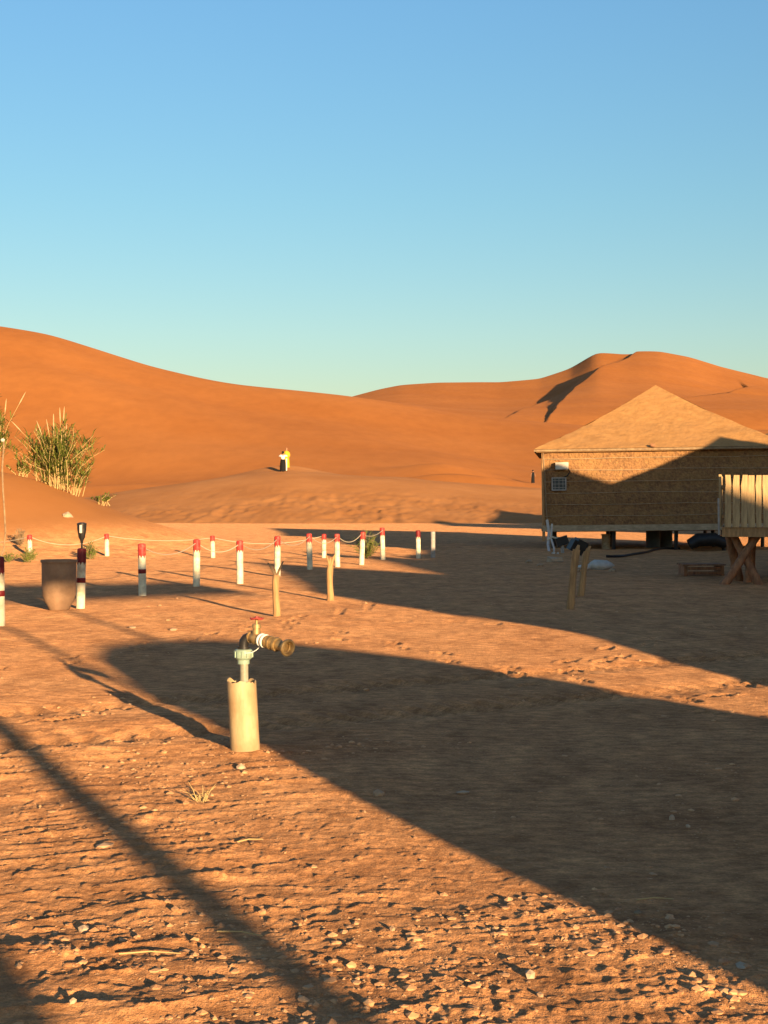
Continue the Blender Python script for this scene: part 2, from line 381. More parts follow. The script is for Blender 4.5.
mb = MB(); nseg = 48; vs = [(0,0,-.06)]+[(4500*math.cos(2*math.pi*k/nseg), 4500*math.sin(2*math.pi*k/nseg), -.06) for k in range(nseg)]
mb.add(vs, [(0, 1+k, 1+(k+1) % nseg) for k in range(nseg)])
o = mb.build('desert_floor', 'ground', smooth=False); tag(o, kind='structure')

# gravel and clods over the yard
def gravel():
    g = MB(); n = 0
    tries = 0
    while n < 8000 and tries < 60000:
        tries += 1
        y = random.uniform(595, 780) if random.random() < .33 else random.uniform(740, 1040)
        if y < 590: continue
        px = random.uniform(-60, 830); D = CAMH*F/(y-HY); X = (px-CX)*D/F
        t = CE*X+SE*D
        lit = t < 2.9
        dens = float(fbm(np.array([X*1.3]), np.array([D*1.3]), 2, 81)[0])
        if random.random() > sstep(.42, .62, dens)**1.5*.95+.05: continue
        if not lit and random.random() < .35: continue
        r = .0022*(random.random()**-.5) * (1.0 if lit else .9)
        r = min(r, .017)*(1+.35*max(0, D-7)/7)
        if y > 900 and px > 300: r *= 1.15
        g.blob((X, D, 0), (r*random.uniform(.8,1.5), r*random.uniform(.8,1.3), r*random.uniform(.5,.8)), random.random()*6, .28, 1)
        n += 1
    V = np.array(g.v); nb = len(ICO[1][0]); cen = V.reshape(-1, nb, 3).mean(1)
    zz = terrain(cen[:,0], cen[:,1]); V = V.reshape(-1, nb, 3); V[:,:,2] += (zz-.001)[:,None]
    g.v = [tuple(v) for v in V.reshape(-1, 3)]
    o = g.build('gravel', 'clod', smooth=False); tag(o, 'brown gravel and dirt clods strewn over the yard', 'gravel', kind='stuff')
gravel()

def rock(px, y, w, h, label, m='stone', d=None, D=None, sub=2):
    p = G(px, y) if D is None else at(px, y, D)
    if D is not None: p.z = gz(p.x, p.y)
    k = p.y/F; g = MB(); g.blob((0,0,h*k*.16), (w*k*.55, (d or w*.8)*k/2, h*k*.50), random.random()*3, .20, 1)
    o = g.build('stone', m, loc=p, smooth=False); tag(o, label, 'stone'); return o
rock(241, 772, 11, 8, 'pale rounded stone just in front of the tap pipe', 'palestone')
rock(378, 797, 13, 9, 'grey brown stone at the shadow edge right of the tap pipe')
rock(84, 934, 14, 9, 'pale orange stone in the sunlit lower left ground', 'palestone')
rock(104, 850, 20, 6, 'flat tan stone in the long post shadow')
rock(530, 984, 14, 12, 'pale chunky stone lying among clods in the sunlit bottom right', 'palestone')
rock(741, 972, 27, 4, 'flat white stone slab in the shade near the right edge', 'palestone', d=13)
rock(672, 820, 7, 9, 'small upright tan stone in the wide shadow', 'palestone')
rock(688, 828, 6, 5, 'tiny tan pebble beside the upright stone', 'palestone')
rock(638, 918, 12, 5, 'dark flat stone inside the large shadow', 'twig')
rock(463, 794, 16, 4, 'thin flat pale stone in the middle of the wide shadow', 'palestone', d=9)
rock(392, 935, 8, 7, 'small orange stone on the sunlit bottom ground')
rock(73, 1016, 9, 8, 'small pale stone at the bottom left edge', 'palestone')
rock(540, 1003, 9, 8, 'small tan stone below the chunky one')
rock(68, 528, 11, 7, 'pale block of stone on the flank of the reed mound', 'palestone', D=46)
rock(173, 631, 8, 4, 'small tan stone on the sunlit yard behind the tap')
rock(132, 629, 9, 4, 'low tan stone left of the other far yard stone')

# dry grass tuft near the tap
p = G(203, 803); g = MB()
for i in range(26):
    a = random.uniform(0, 6.28); l = random.uniform(.04, .12); e = random.uniform(.2, 1.2)
    b0 = Vector((random.gauss(0,.02), random.gauss(0,.02), 0)); tip = b0+Vector((math.cos(a)*l*math.cos(e), math.sin(a)*l*math.cos(e), l*math.sin(e)))
    g.tube([b0, (b0+tip)/2+Vector((0,0,.012)), tip], [.0022,.0017,.0008], 4)
o = g.build('dry_grass_tuft', 'straw', loc=p); tag(o, 'small tuft of dry straw coloured grass below the tap pipe', 'grass tuft')
for (px, y, l, a, lab) in [(150, 963, .20, .05, 'long dry straw stalk lying at the bottom left'), (240, 939, .17, -.3, 'dry stalk lying on the sunlit lower ground'), (250,846,.12,.5,'short dry twig at the side of the long post shadow'), (655, 905, .14, .1, 'thin dry stalk inside the large shadow')]:
    p = G(px, y); p.z += .008; g = MB(); g.tube([(-l/2,0,0),(0,.01,.004),(l/2,-.005,0)], [.003,.0028,.0015], 5)
    o = g.build('dry_stalk', 'straw', loc=p, rot=(0,0,a)); tag(o, lab, 'twig')

# ------------------------------------------------------------ standpipe with brass tap
p = G(245.5, 755); p.z -= .018; k = p.y/F
tap = empty('standpipe_tap', p, 'brass garden tap with red wheel on a pale leaning pipe', 'water tap')
tilt = Matrix.Rotation(R(-3.2), 3, 'Y')
g = MB(); r = 14.6*k; H = 71*k; n = 40; vs = []; fs = []
zs = [-.08, H*.3, H*.6, H]
for j, z in enumerate(zs):
    for kk in range(n):
        a = 2*math.pi*kk/n
        zz = z + (0 if j < 3 else .006*math.sin(a*3)+.011*(random.random()-.5)+(.010 if -.6 < a-3.1 < 1.1 else 0)+.003*math.sin(a*7+1))
        vs.append(tilt @ Vector((r*math.cos(a), r*math.sin(a), zz)))
for j in (3, 2):
    for kk in range(n):
        v = vs[j*n+kk]; a = 2*math.pi*kk/n; zz = (tilt.inverted() @ v).z
        if j == 2: zz -= .1
        vs.append(tilt @ Vector(((r-.007)*math.cos(a), (r-.007)*math.sin(a), zz)))
for j in range(5):
    for kk in range(n): fs.append((j*n+kk, j*n+(kk+1) % n, (j+1)*n+(kk+1) % n, (j+1)*n+kk))
g.add(vs, fs); g.build('pipe_sleeve', 'pvc', tap)
# dirt fill inside the sleeve
g = MB(); c = tilt @ Vector((0,0,H-.05)); g.lathe([(0,.0),(r-.008,-.004)], c, 24); g.build('sleeve_fill', 'clod', tap)
def T(px, y, dy=0): return Vector(((px-245.5)*k, dy, (755-y)*k))
g = MB(); g.tube([T(244.5,700), T(244,662)], .0245, 20); g.build('riser_pipe', 'innerpipe', tap)
g = MB(); g.lathe([(.036,0),(.036,.024),(.044,.028),(.049,.034),(.053,.040),(.053,.078),(.050,.084),(.040,.088),(.022,.089)], T(243.5,666.5), 12)
un = g.build('pipe_union', 'union', tap)
g = MB()
for i in range(12):
    a = 2*math.pi*i/12; g.box(T(243.5,660.5)+Vector((.0535*math.cos(a), .0535*math.sin(a), .022)), (.008,.012,.036), Matrix.Rotation(a, 3, 'Z'))
g.build('grip_rib', 'union', un)
g = MB(); g.tube([T(243.5,654), T(243.5,648), T(244,644), T(246,641.3), T(249,640), T(252,639.8)], [.029,.029,.029,.029,.029,.030], 20)
g.tube([T(243.5,652), T(243.5,649)], .037, 20)
g.build('elbow', 'black', tap)
# axis of the brass run: slightly downhill to the right and toward the camera
A0 = T(250.5, 639.5); A1 = T(292, 647.0, -.24); ax = (A1-A0)
def al(u): return A0+ax*u
g = MB()
g.tube([al(.00),al(.03),al(.031),al(.10),al(.13),al(.17),al(.21),al(.235),al(.236),al(.27)], [.035,.035,.030,.033,.037,.037,.032,.031,.034,.034], 22)
g.tube([al(.15)+Vector((0,0,.02)), al(.155)+Vector((.001,0,.062)), al(.155)+Vector((.001,0,.063)), al(.155)+Vector((.001,0,.085))], [.027,.021,.027,.024], 14)
g.tube([al(.155)+Vector((.001,0,.085)), al(.155)+Vector((.002,0,.122))], .008, 10)
g.build('valve_body', 'brass', tap)
g = MB(); hc = al(.155)+Vector((.002,0,.118)); ring = []
for i in range(33):
    a = 2*math.pi*i/32; ring.append(hc+Vector((.037*math.cos(a), .037*math.sin(a), .003*math.cos(4*a))))
g.tube(ring, .005, 8, caps=False)
for i in range(4):
    a = math.pi/4+math.pi/2*i; g.tube([hc, hc+Vector((.034*math.cos(a), .038*math.sin(a), 0))], .005, 6)
g.tube([hc-Vector((0,0,.008)), hc+Vector((0,0,.012))], [.011,.009], 10)
g.build('hand_wheel', 'redhandle', tap)
g = MB(); g.tube([al(.275),al(.28),al(.305),al(.31)], [.034,.040,.040,.034], 20); g.tube([al(.36),al(.365),al(.39),al(.395)], [.034,.041,.041,.034], 20); g.build('thread_tape', 'teflon', tap)
g = MB(); g.tube([al(.31),al(.36)], .031, 6); g.tube([al(.385),al(.42),al(.421),al(.52),al(.521),al(.56),al(.561),al(.66),al(.661),al(.70),al(.701),al(.83),al(.831)], [.031,.032,.036,.037,.041,.041,.037,.038,.042,.040,.031,.027,.026], 22)
for q in np.arange(.44, .70, .03): g.tube([al(q), al(q+.012)], .0385, 22)
g.build('threaded_nipple', 'brass', tap)
g = MB(); nn = 28
Q = ax.normalized().to_track_quat('Z', 'X').to_matrix(); prof = [(.027,0),(.031,.006),(.032,.018),(.028,.026),(.036,.030),(.049,.034),(.051,.046),(.047,.052),(.038,.052),(.034,.044),(.033,.012),(0,.010)]
vs = []; fs = []
for (rr, z) in prof:
    for kk in range(nn):
        a = 2*math.pi*kk/nn; vs.append(al(.83)+Q @ Vector((rr*math.cos(a), rr*math.sin(a), z)))
for j in range(len(prof)-1):
    for kk in range(nn): fs.append((j*nn+kk, j*nn+(kk+1) % nn, (j+1)*nn+(kk+1) % nn, (j+1)*nn+kk))
g.add(vs, fs); g.build('hose_coupling', 'brass', tap)
g = MB(); g.tube([T(246,655,-.05), T(252,654.5,-.055), T(257,652,-.05), T(261,648,-.04), T(262,645,-.03)], .0025, 6); g.build('tie_wire', 'teflon', tap)

# ------------------------------------------------------------ bollards
def bollard(px, top, base, style, label, w=None):
    p = G(px, base); k = p.y/F; H = (base-top)*k; r = (w or max(.060/k, 3.2))*k; r = .060 if w is None else r
    t = empty('rope_bollard', p, label, 'bollard', 'red and white bollards of the rope fence')
    lean = (random.uniform(-.035,.035), random.uniform(-.035,.035), random.random()*6); t.rotation_euler = lean
    capm = {'red':'red', 'dark':'maroon', 'grey':'grey'}[style]; cap = H*.17 if style == 'grey' else (H*.22 if w is None else H*.3)
    g = MB(); g.lathe([(r,-.1),(r*1.01,.02),(r,H*.4),(r,H-cap-.0)], n=24, wob=.006); g.build('shaft', 'grey' if style == 'grey' else 'white', t)
    g = MB(); rr = r*1.035; vs = []; fs = []; n = 24
    for kk in range(n):
        a = 2*math.pi*kk/n; z = H-cap-(.045 if kk % 3 == 0 else 0)-.012*random.random(); vs.append((rr*math.cos(a), rr*math.sin(a), z))
    for (q, z) in [(rr,H-cap*.7),(rr,H-.02),(rr*.93,H-.004),(rr*.6,H+.004),(0.001,H+.006)]:
        for kk in range(n):
            a = 2*math.pi*kk/n; vs.append((q*math.cos(a), q*math.sin(a), z))
    for j in range(5):
        for kk in range(n): fs.append((j*n+kk, j*n+(kk+1) % n, (j+1)*n+(kk+1) % n, (j+1)*n+kk))
    g.add(vs, fs); g.build('painted_cap', capm, t)
    if style != 'grey' and base > 590:
        g = MB(); zb = H*.43; g.lathe([(r*1.0,zb),(r*1.04,zb+.003),(r*1.04,zb+.065),(r*1.0,zb+.068)], n=24); g.build('stripe', 'maroon', t)
    return p+Vector((0,0,H-.05)), p
BL = [(0,557,626,'dark','dark red capped bollard cut by the left photo edge'),
 (80.5,549,609,'dark','banded bollard next to the clay urn with the torch lamp'),
 (142.5,544,596,'red','banded red capped bollard standing alone right of the urn'),
 (196.5,540,587,'red','white bollard second to the right of the urn side bollard'),
 (240,541,584,'red','front bollard third right of the clay urn side one'),
 (277.5,536,576,'red','white bollard rising right behind the forked wooden stake'),
 (310,534,570,'red','front row bollard between the two forked stakes'),
 (337.5,534,567,'red','front row bollard just right of the shorter forked stake'),
 (361.5,532,565,'red','white bollard directly left of the small dark shrub'),
 (383,528,560,'red','bright red capped bollard directly right of the small dark shrub'),
 (418.5,530,558,'dark','dark capped bollard beside the grey one'),
 (433,531,557,'grey','plain greyish post at the right end of the row')]
BT = []
for b in BL: BT.append(bollard(b[0], b[1], b[2], b[3], b[4]))
BB = [(30,538,559,'red','far bollard at the foot of the reed mound'),
 (107,536,558,'red','far bollard right of the torch lamp'),
 (213,536,558,'red','far bollard behind the gap of two front bollards'),
 (324,533,557,'red','far bollard behind the shorter forked stake')]
BBT = [bollard(b[0], b[1], b[2], b[3], b[4]) for b in BB]
def rope(a, b, sag, label):
    g = MB(); pts = []
    for i in range(17):
        t = i/16; q = a.lerp(b, t); q = q-Vector((0,0,sag*4*t*(1-t))); pts.append(q)
    g.tube(pts, .008, 6); o = g.build('rope', 'rope'); tag(o, label, 'rope', 'ropes slung between the bollards'); return o
names = ['left edge bollard and the torch lamp bollard','torch lamp bollard and the lone banded one','lone banded bollard and its right neighbour','second and third bollards right of the urn','third right bollard and the one behind the forked stake','stake bollard and the next to its right','bollard between the stakes and the next right','shorter stake bollard and the one by the shrub','two bollards flanking the shrub']
for i in range(2, 9):
    rope(BT[i][0], BT[i+1][0], .16 if i < 8 else .1, 'pale sagging rope between '+names[i])
leftend = at(-60, 541, 41)
rope(leftend, BBT[0][0], .12, 'pale rope running left from the mound foot bollard')
rope(BBT[0][0], BBT[1][0], .22, 'pale rope between the two far bollards beside the mound')
rope(BBT[1][0], BBT[2][0], .10, 'pale rope between the far bollards right of the torch')
rope(BBT[2][0], BBT[3][0], .18, 'pale rope between the two rightmost far bollards')

# torch lamp tied behind the bollard
b1 = BT[1][1]; k = b1.y/F
t = empty('torch_lamp', b1+Vector((0,.09,0)), 'black flame shaped garden torch lamp standing behind the banded bollard', 'garden lamp')
z = lambda y: (609-y)*k
g = MB(); g.tube([(0,0,-.05),(0,0,z(541))], .014, 8); g.build('stake', 'black', t)
g = MB(); g.lathe([(.018,z(544)),(.024,z(541)),(.045,z(538)),(.062,z(531)),(.066,z(526)),(.058,z(525)),(.05,z(524))], n=8)
g.lathe([(.068,z(525.5)),(.068,z(524)),(.03,z(523)),(.001,z(523))], n=16); g.build('lamp_head', 'black', t)
g = MB(); g.box((.0,-.062,z(529.5)), (.032,.016,.11)); g.build('diffuser', 'greybox', t)

# ------------------------------------------------------------ clay urn
p = G(59, 611); k = p.y/F
t = empty('clay_urn', p, 'large brown clay urn with tapered foot beside the torch bollard', 'urn')
Hh = 50*k; Rr = 17.3*k
g = MB(); prof = [(.001,0),(Rr*.55,0),(Rr*.60,.01),(Rr*.66,.05),(Rr*.84,.12),(Rr*.95,.20),(Rr*.98,.32),(Rr*.99,Hh*.8),(Rr*1.0,Hh-.03),(Rr*.93,Hh-.02),(Rr*.9,Hh*.6),(Rr*.5,.1),(.001,.08)]
g.lathe(prof, n=40, wob=.008); g.build('urn_body', 'clay', t)
g = MB(); g.lathe([(Rr*.94,Hh-.04),(Rr*1.05,Hh-.035),(Rr*1.07,Hh-.015),(Rr*1.04,Hh+.002),(Rr*.95,Hh),(Rr*.93,Hh-.04)], n=40, wob=.008); g.build('rim', 'clay', t)

# ------------------------------------------------------------ forked wooden stakes
def stake(px, top, base, label, forks, lean=(0,0), wpx=7.5, m='wood'):
    p = G(px, base); k = p.y/F; H = (base-top)*k; r = wpx*k/2
    t = empty('wooden_stake', p, label, 'wooden stake', 'rough wooden stakes in the yard')
    g = MB(); pts = []; rr = []
    for i in range(8):
        q = i/7; pts.append(Vector((lean[0]*H*q+.006*math.sin(q*7), lean[1]*H*q+.005*math.cos(q*5), -.08+(H*forks[0]+.08)*q))); rr.append(r*(1.0-.10*q+.12*math.sin(q*9)*.5))
    g.tube(pts, rr, 10); g.build('trunk', m, t)
    for (dx, dz, rad) in forks[1]:
        g = MB(); a = pts[-1]-Vector((0,0,.04)); g.tube([a, a+Vector((dx*.4,0,dz*.5)), a+Vector((dx,0.01,dz))], [rad*1.2, rad, rad*.6], 7); g.build('fork', m if rad > .016 else 'twig', t)
    return t
stake(276.5, 560, 617, 'taller forked wooden stake with twigs on top in front of the bollards', (.72, [(-.11,.20,.014),(.09,.22,.015),(-.02,.12,.012)]), (-.01,0))
stake(330, 553, 601, 'shorter forked wooden stake with dark twig tip', (.72, [(-.06,.20,.02),(.07,.21,.02),(0,.16,.02)]), (0,0), 7)
stake(569, 548, 609, 'pair of leaning wooden stakes, the nearer longer one', (.98, [(.03,.10,.03)]), (.12,0), 8)
t2 = stake(579.5, 550, 597, 'leaning wooden stake behind the longer one near the hut', (.98, [(.05,.10,.03)]), (.16,0), 7)

# black spotlight on the leaning stakes and its bracket
D_ = G(569,609).y*1.02; c = at(576.5, 547, D_)
t = empty('spotlight', c, 'black box spotlight fixed on top of the leaning stakes', 'lamp')
g = MB(); rt = Matrix.Rotation(.5, 3, 'Y') @ Matrix.Rotation(.3, 3, 'Z'); g.box((0,0,0), (.20,.14,.16), rt); g.box((.05,0,.04), (.16,.16,.12), rt); g.build('housing', 'black', t, smooth=False)
g = MB(); g.tube([(-.02,0,-.05),(-.03,0,-.14)], .02, 8); g.build('bracket', 'black', t)
g = MB(); g.box((-.06,-.082,.0), (.05,.012,.05), rt); g.build('lens', 'grille', t)

# ------------------------------------------------------------ huts
def make_hut(loc, label, full, W=7.0, hw=2.62, floor=.60, ra=1.93, yaw=0, ov=.28):
    t = empty('reed_hut', loc, label, 'hut', 'woven reed huts on stilts', rz=yaw)
    h = W/2; z0 = floor+.17; z1 = floor+.17+hw
    # walls, slightly bulging reed panels
    n = 28 if full else 4; nz = 14 if full else 2
    for (nm, rz) in (('wall', 0), ('wall', math.pi/2), ('wall', math.pi), ('wall', -math.pi/2)):
        g = MB(); vs = []; fs = []
        for j in range(nz+1):
            for i in range(n+1):
                x = -h+W*i/n; z = z0+hw*j/nz
                bul = 0.02*math.sin(j*math.pi/nz*7*1.0)+random.uniform(-.012,.012) if full and 0 < i < n else 0
                vs.append((x, -h+.001-bul, z))
        for j in range(nz):
            for i in range(n): a = j*(n+1)+i; fs.append((a, a+1, a+n+2, a+n+1))
        g.add(vs, fs); g.build(nm, 'reed', t, rot=(0,0,rz))
    # pyramid roof, gently sagging and lumpy
    g = MB(); vs = []; fs = []; n = 24 if full else 4; e = h+ov
    for side in range(4):
        o0 = len(vs)
        for j in range(n+1):
            q = j/n; hw_ = e*(1-q)
            for i in range(n+1):
                x = -hw_+2*hw_*i/n; z = z1-.02+ra*q - .10*math.sin(q*math.pi)*1.0
                if full and 0 < j: z += .07*(vn(np.array([x*2.2+side*9]), np.array([q*9.]), 90)[0]-.5)*(1-q)
                y = -e*(1-q)
                a = side*math.pi/2; vs.append((x*math.cos(a)-y*math.sin(a), x*math.sin(a)+y*math.cos(a), z))
        for j in range(n):
            for i in range(n):
                a = o0+j*(n+1)+i; fs.append((a, a+1, a+n+2, a+n+1))
    g.add(vs, fs)
    g.build('roof', 'roof', t)
    g = MB(); g.box((0,-e+.03,z1-.06), (2*e-.002,.06,.06)); g.box((0,e-.03,z1-.06), (2*e-.002,.06,.06)); g.box((-e+.03,0,z1-.06), (.06,2*e-.13,.06)); g.box((e-.03,0,z1-.06), (.06,2*e-.13,.06)); g.build('eave_trim', 'twig', t, smooth=False)
    g = MB(); g.box((0,0,z1-.10), (2*e-.14,2*e-.14,.02)); g.build('ceiling', 'wood', t, smooth=False)
    g = MB()
    g.box((0,-h-.03,floor+.08), (W+.1,.12,.17), jit=.01); g.box((0,h+.03,floor+.08), (W+.1,.12,.17)); g.box((-h-.03,0,floor+.08), (.12,W-.1,.17)); g.box((h+.03,0,floor+.08), (.12,W-.1,.17))
    g.build('floor_beam', 'beam', t, smooth=False)
    g = MB(); g.box((0,0,floor+.02), (W-.1,W-.1,.10)); g.build('floor', 'darkwood', t, smooth=False)
    for x in (-h+.25, -h*.42, h*.1, h*.5, h-.25):
        for y in (-h+.2, 0, h-.2):
            g = MB(); g.tube([(x,y,-.1),(x+random.uniform(-.03,.03),y,floor)], .06, 8); g.build('stilt', 'black' if full else 'darkwood', t)
    if full:
        for i in range(7):
            z = z0+.28+i*.345; g = MB(); pts = [(-h+W*q/20, -h-.035-.006*random.random(), z+.012*math.sin(q*.5+i*2)+random.uniform(-.006,.006)) for q in range(21)]
            g.tube(pts, .008, 5); g.build('binding_rope', 'beam', t)
        for x in (-h-.02, h+.02):
            g = MB(); g.tube([(x,-h-.05,floor-.3),(x-.01,-h-.05,z1-.1)], [.045,.035], 8); g.build('corner_pole', 'wood', t)
    return t, z0, z1, h
HD = 46.0; kk = HD/F
hx = (657-CX)*(HD+3.6)/F; yb = HD+3.5
floor_z = CAMH-(530-HY)*kk
hut, z0, z1, hh = make_hut((hx, yb, 0), 'tan reed hut on stilts with pyramid roof at the right of the photo', True, W=7.1, hw=CAMH-(447-HY)*kk-floor_z-.17, floor=floor_z, ra=(447-386)*kk*1.17)
hut.rotation_euler = (0, R(-.7), R(-7))
def HL(px, y, dy=0): # local point on the front wall
    bpy.context.view_layer.update(); mi = hut.matrix_world.inverted(); a = mi @ Vector((0,0,CAMH)); b = mi @ at(px, y, HD); q = (-hh-a.y)/(b.y-a.y)
    return a.lerp(b, q)+Vector((0,dy,0))
g = MB(); c = HL(562,466,-.12); g.box(c, (13*kk,.20,7*kk)); g.box(c+Vector((0,-.102,.0)), (11*kk,.01,5.4*kk)); g.build('electric_box', 'greybox', hut, smooth=False)
g = MB(); g.tube([HL(568,468,-.06), HL(570,472,-.08), HL(567,476,-.06), HL(562,478,-.05)], .02, 6); g.build('cable', 'black', hut)
g = MB(); c = HL(559,484,-.05); g.box(c, (13.5*kk,.06,12*kk)); vt = g.build('vent', 'grille', hut, smooth=False)
g = MB()
for s_ in (-1, 1): g.box(c+Vector((s_*6.8*kk,-.01,0)), (.035,.08,13*kk)); g.box(c+Vector((0,-.012,s_*6.1*kk)), (13*kk,.08,.035))
for q in (-.33, 0, .33): g.box(c+Vector((0,-.034,q*11*kk)), (13*kk,.012,.012)); g.box(c+Vector((q*12*kk,-.036,0)), (.012,.012,11*kk))
g.build('frame', 'grey', vt, smooth=False)
g = MB(); g.blob(HL(652,446,-.32), (.10,.06,.07)); g.build('knot', 'darkwood', hut)
g = MB(); g.tube([HL(543,450,-.1), HL(545,480,-.09), HL(546,505,-.1), HL(548,528,-.12)], .02, 6); g.build('downpipe', 'twig', hut)
# white hoses hanging at the hut's left corner
for i, (pts, lab) in enumerate([([(547,520),(549,532),(548,545),(550,556),(554,566)], 'white bent drain hose hanging from the hut corner, nearer one'), ([(552,524),(551,538),(554,548),(555,560),(558,567)], 'thin white drain hose just right of the other hose')]):
    g = MB(); D0 = HD-.6; n = len(pts)
    P = [at(a, b, D0-(i*.3)-2.5*(j/(n-1))**2) for j, (a, b) in enumerate(pts)]; P[-1].z = gz(P[-1].x, P[-1].y)+.03
    fine = []
    for j in range(n-1):
        for q in range(4): fine.append(P[j].lerp(P[j+1], q/4))
    fine.append(P[-1]); g.tube(fine, .04 if i == 0 else .028, 8); o = g.build('drain_hose', 'bag'); tag(o, lab, 'hose')
p = G(555, 562); g = MB(); g.box((0,0,.05), (.30,.22,.12), Matrix.Rotation(.4, 3, 'Z'), jit=.03); o = g.build('concrete_block', 'palestone', loc=p, smooth=False); tag(o, 'pale concrete block at the foot of the white hoses', 'block')
# lamp and bracket left below the hut
c = at(562, 541, 43.5); t = empty('wall_lamp', c, 'black floodlight on a pale arm below the hut corner', 'lamp')
g = MB(); g.box((0,0,0), (.34,.2,.24), Matrix.Rotation(-.3, 3, 'Y')); g.build('housing', 'black', t, smooth=False)
g = MB(); g.tube([(-.42,0,.02),(-.3,0,.12),(-.1,0,.06)], .025, 6); g.build('arm', 'white', t)
g = MB(); g.tube([(0,0,-.1),(.02,0,-c.z-.05)], .05, 8); g.build('post', 'grey', t)
# things under the hut
for (px, D0, r, m, lab) in [(653,48,.22,'bluegrey','blue grey drum under the middle of the hut'),(666,48.6,.20,'bluegrey','second blue grey drum under the hut, right of the other')]:
    x = (px-CX)*D0/F; g = MB(); g.lathe([(.001,0),(r*.98,0),(r,.03),(r,.24),(r*1.04,.25),(r*1.04,.28),(r,.29),(r,.52),(r*1.03,.53),(r*.96,.56),(.001,.555)], n=20)
    o = g.build('drum', m, loc=(x, D0, gz(x, D0))); tag(o, lab, 'drum')
x = (606-CX)*47/F; g = MB(); g.lathe([(.001,0),(.13,0),(.13,.42),(.145,.43),(.145,.47),(.001,.47)], n=16); o = g.build('pale_canister', 'beam', loc=(x,47,gz(x,47))); tag(o, 'narrow pale canister standing under the hut', 'canister')
x = (708-CX)*45.6/F; g = MB(); g.tube([(-.55,0,.2),(-.3,0,.34),(.2,0,.36),(.55,0,.22)], [.16,.2,.2,.14], 10); o = g.build('black_tarp_bundle', 'black', loc=(x,45.6,gz(x,45.6))); tag(o, 'dark bundle lying under the right end of the hut', 'bundle')
# sack, hose and box in front of the hut
p = G(601, 569); g = MB(); g.blob((0,0,.09), (.27,.20,.13), .1, .18, 2); g.blob((-.30,.05,.05), (.20,.13,.07), .1, .22, 2); o = g.build('white_sack', 'bag', loc=p, sharp=False); tag(o, 'white half empty sack lying on the ground in front of the hut', 'sack')
pts = []
for i in range(15):
    q = i/14; w = G(606+74*q, 558-8*q+1.4*math.sin(q*6)); w.z += .035; pts.append(w)
g = MB(); g.tube(pts, .035, 6); o = g.build('ground_hose', 'black'); tag(o, 'dark hose lying along the ground in front of the hut', 'hose')
p = G(701, 575); g = MB()
for i in range(4): g.box((0,-.26+i*.17,.22), (.85,.13,.03), jit=.006)
for i in (-1,1): g.box((i*.36,0,.10), (.07,.6,.19))
for z_ in (.06,.15): g.box((0,-.3,z_), (.64,.02,.065))
t = g.build('wooden_crate', 'darkwood', loc=p, smooth=False); tag(t, 'low brown wooden crate near the deck legs', 'crate')
for (a, b, lab) in [(540,566,'small stone left of the pale block'),(529,563,'low stone farthest left of the hut stakes'),(612,571,'small stone right of the white sack'),(577,571,'stone between the stakes and the sack')]:
    rock(a, b, 9, 5, lab, 'stone')

# raised deck of the neighbouring hut
DD = 27.3; kd = DD/F; dx0 = (722-CX)*kd; fz = CAMH-(532-HY)*kd; gnd = gz(dx0, DD)
deck = empty('wooden_deck', (dx0, DD, 0), 'raised wooden deck with upright palings on crossed log legs', 'deck', rz=R(-13))
g = MB(); g.box((1.5,-.02,fz), (3.0,.06,.17)); g.box((.03,1.55,fz), (.06,3.0,.17)); g.build('fascia_board', 'wood', deck, smooth=False)
g = MB(); 
for i in range(17): g.box((1.53,.12+i*.178,fz+.03), (2.96,.17,.04))
g.build('floor', 'wood', deck, smooth=False)
H0 = (527-475)*kd
x = .05; i = 0
def paling(g, w, h):
    n = 6; w2 = w/2; d = .022
    vs = []; 
    for j in range(n):
        q = j/(n-1); o = random.uniform(-.006,.006); ww = w2*(1+random.uniform(-.12,.06)) 
        if j == n-1: ww *= .86
        for (a, b) in ((-1,-1),(1,-1),(1,1),(-1,1)): vs.append((o+a*ww, b*d, h*q))
    fs = [(0,3,2,1), tuple((n-1)*4+c for c in range(4))]
    for j in range(n-1):
        for c in range(4): fs.append((j*4+c, j*4+(c+1) % 4, (j+1)*4+(c+1) % 4, (j+1)*4+c))
    g.add(vs, fs)
while x < 2.95:
    w = random.uniform(.095,.125); g = MB(); paling(g, w, H0+random.uniform(-.012,.01)); g.build('paling', 'pale', deck, loc=(x+w/2, -.06, fz+.085), rot=(0,random.uniform(-.02,.02),0), smooth=False); x += w+random.uniform(.008,.025)
y = .1
while y < 2.9:
    w = random.uniform(.08,.12); g = MB(); paling(g, w, H0+random.uniform(-.03,.025)); g.build('paling', 'pale', deck, loc=(-.035, y+w/2, fz+.085), rot=(0,0,math.pi/2), smooth=False); y += w+random.uniform(.02,.05)
g = MB(); g.box((1.5,-.01,fz+.28), (2.9,.05,.06)); g.box((1.5,-.01,fz+H0-.12), (2.9,.05,.06)); g.box((.02,1.5,fz+.28),(.05,2.9,.06)); g.box((.02,1.5,fz+H0-.12),(.05,2.9,.06)); g.build('rail', 'wood', deck, smooth=False)
lz = gnd-.06
for (xa, ya, xb, yb_, r) in [(-.0,.0,.62,.25,.075),(.66,.1,.20,.35,.075),(.30,1.2,.12,1.0,.085),(.45,.9,.55,1.1,.085),(2.7,.2,2.2,.4,.08),(2.1,.3,2.7,.5,.08),(.2,2.8,.2,2.6,.08),(2.6,2.8,2.6,2.7,.08)]:
    g = MB(); a = Vector((xa, ya, lz)); b = Vector((xb, yb_, fz-.06)); g.tube([a, a.lerp(b,.35)+Vector((.01,0,0)), a.lerp(b,.7)-Vector((.01,0,0)), b], [r*1.1, r, r*.95, r*.9], 10); g.build('log_leg', 'darkwood', deck)
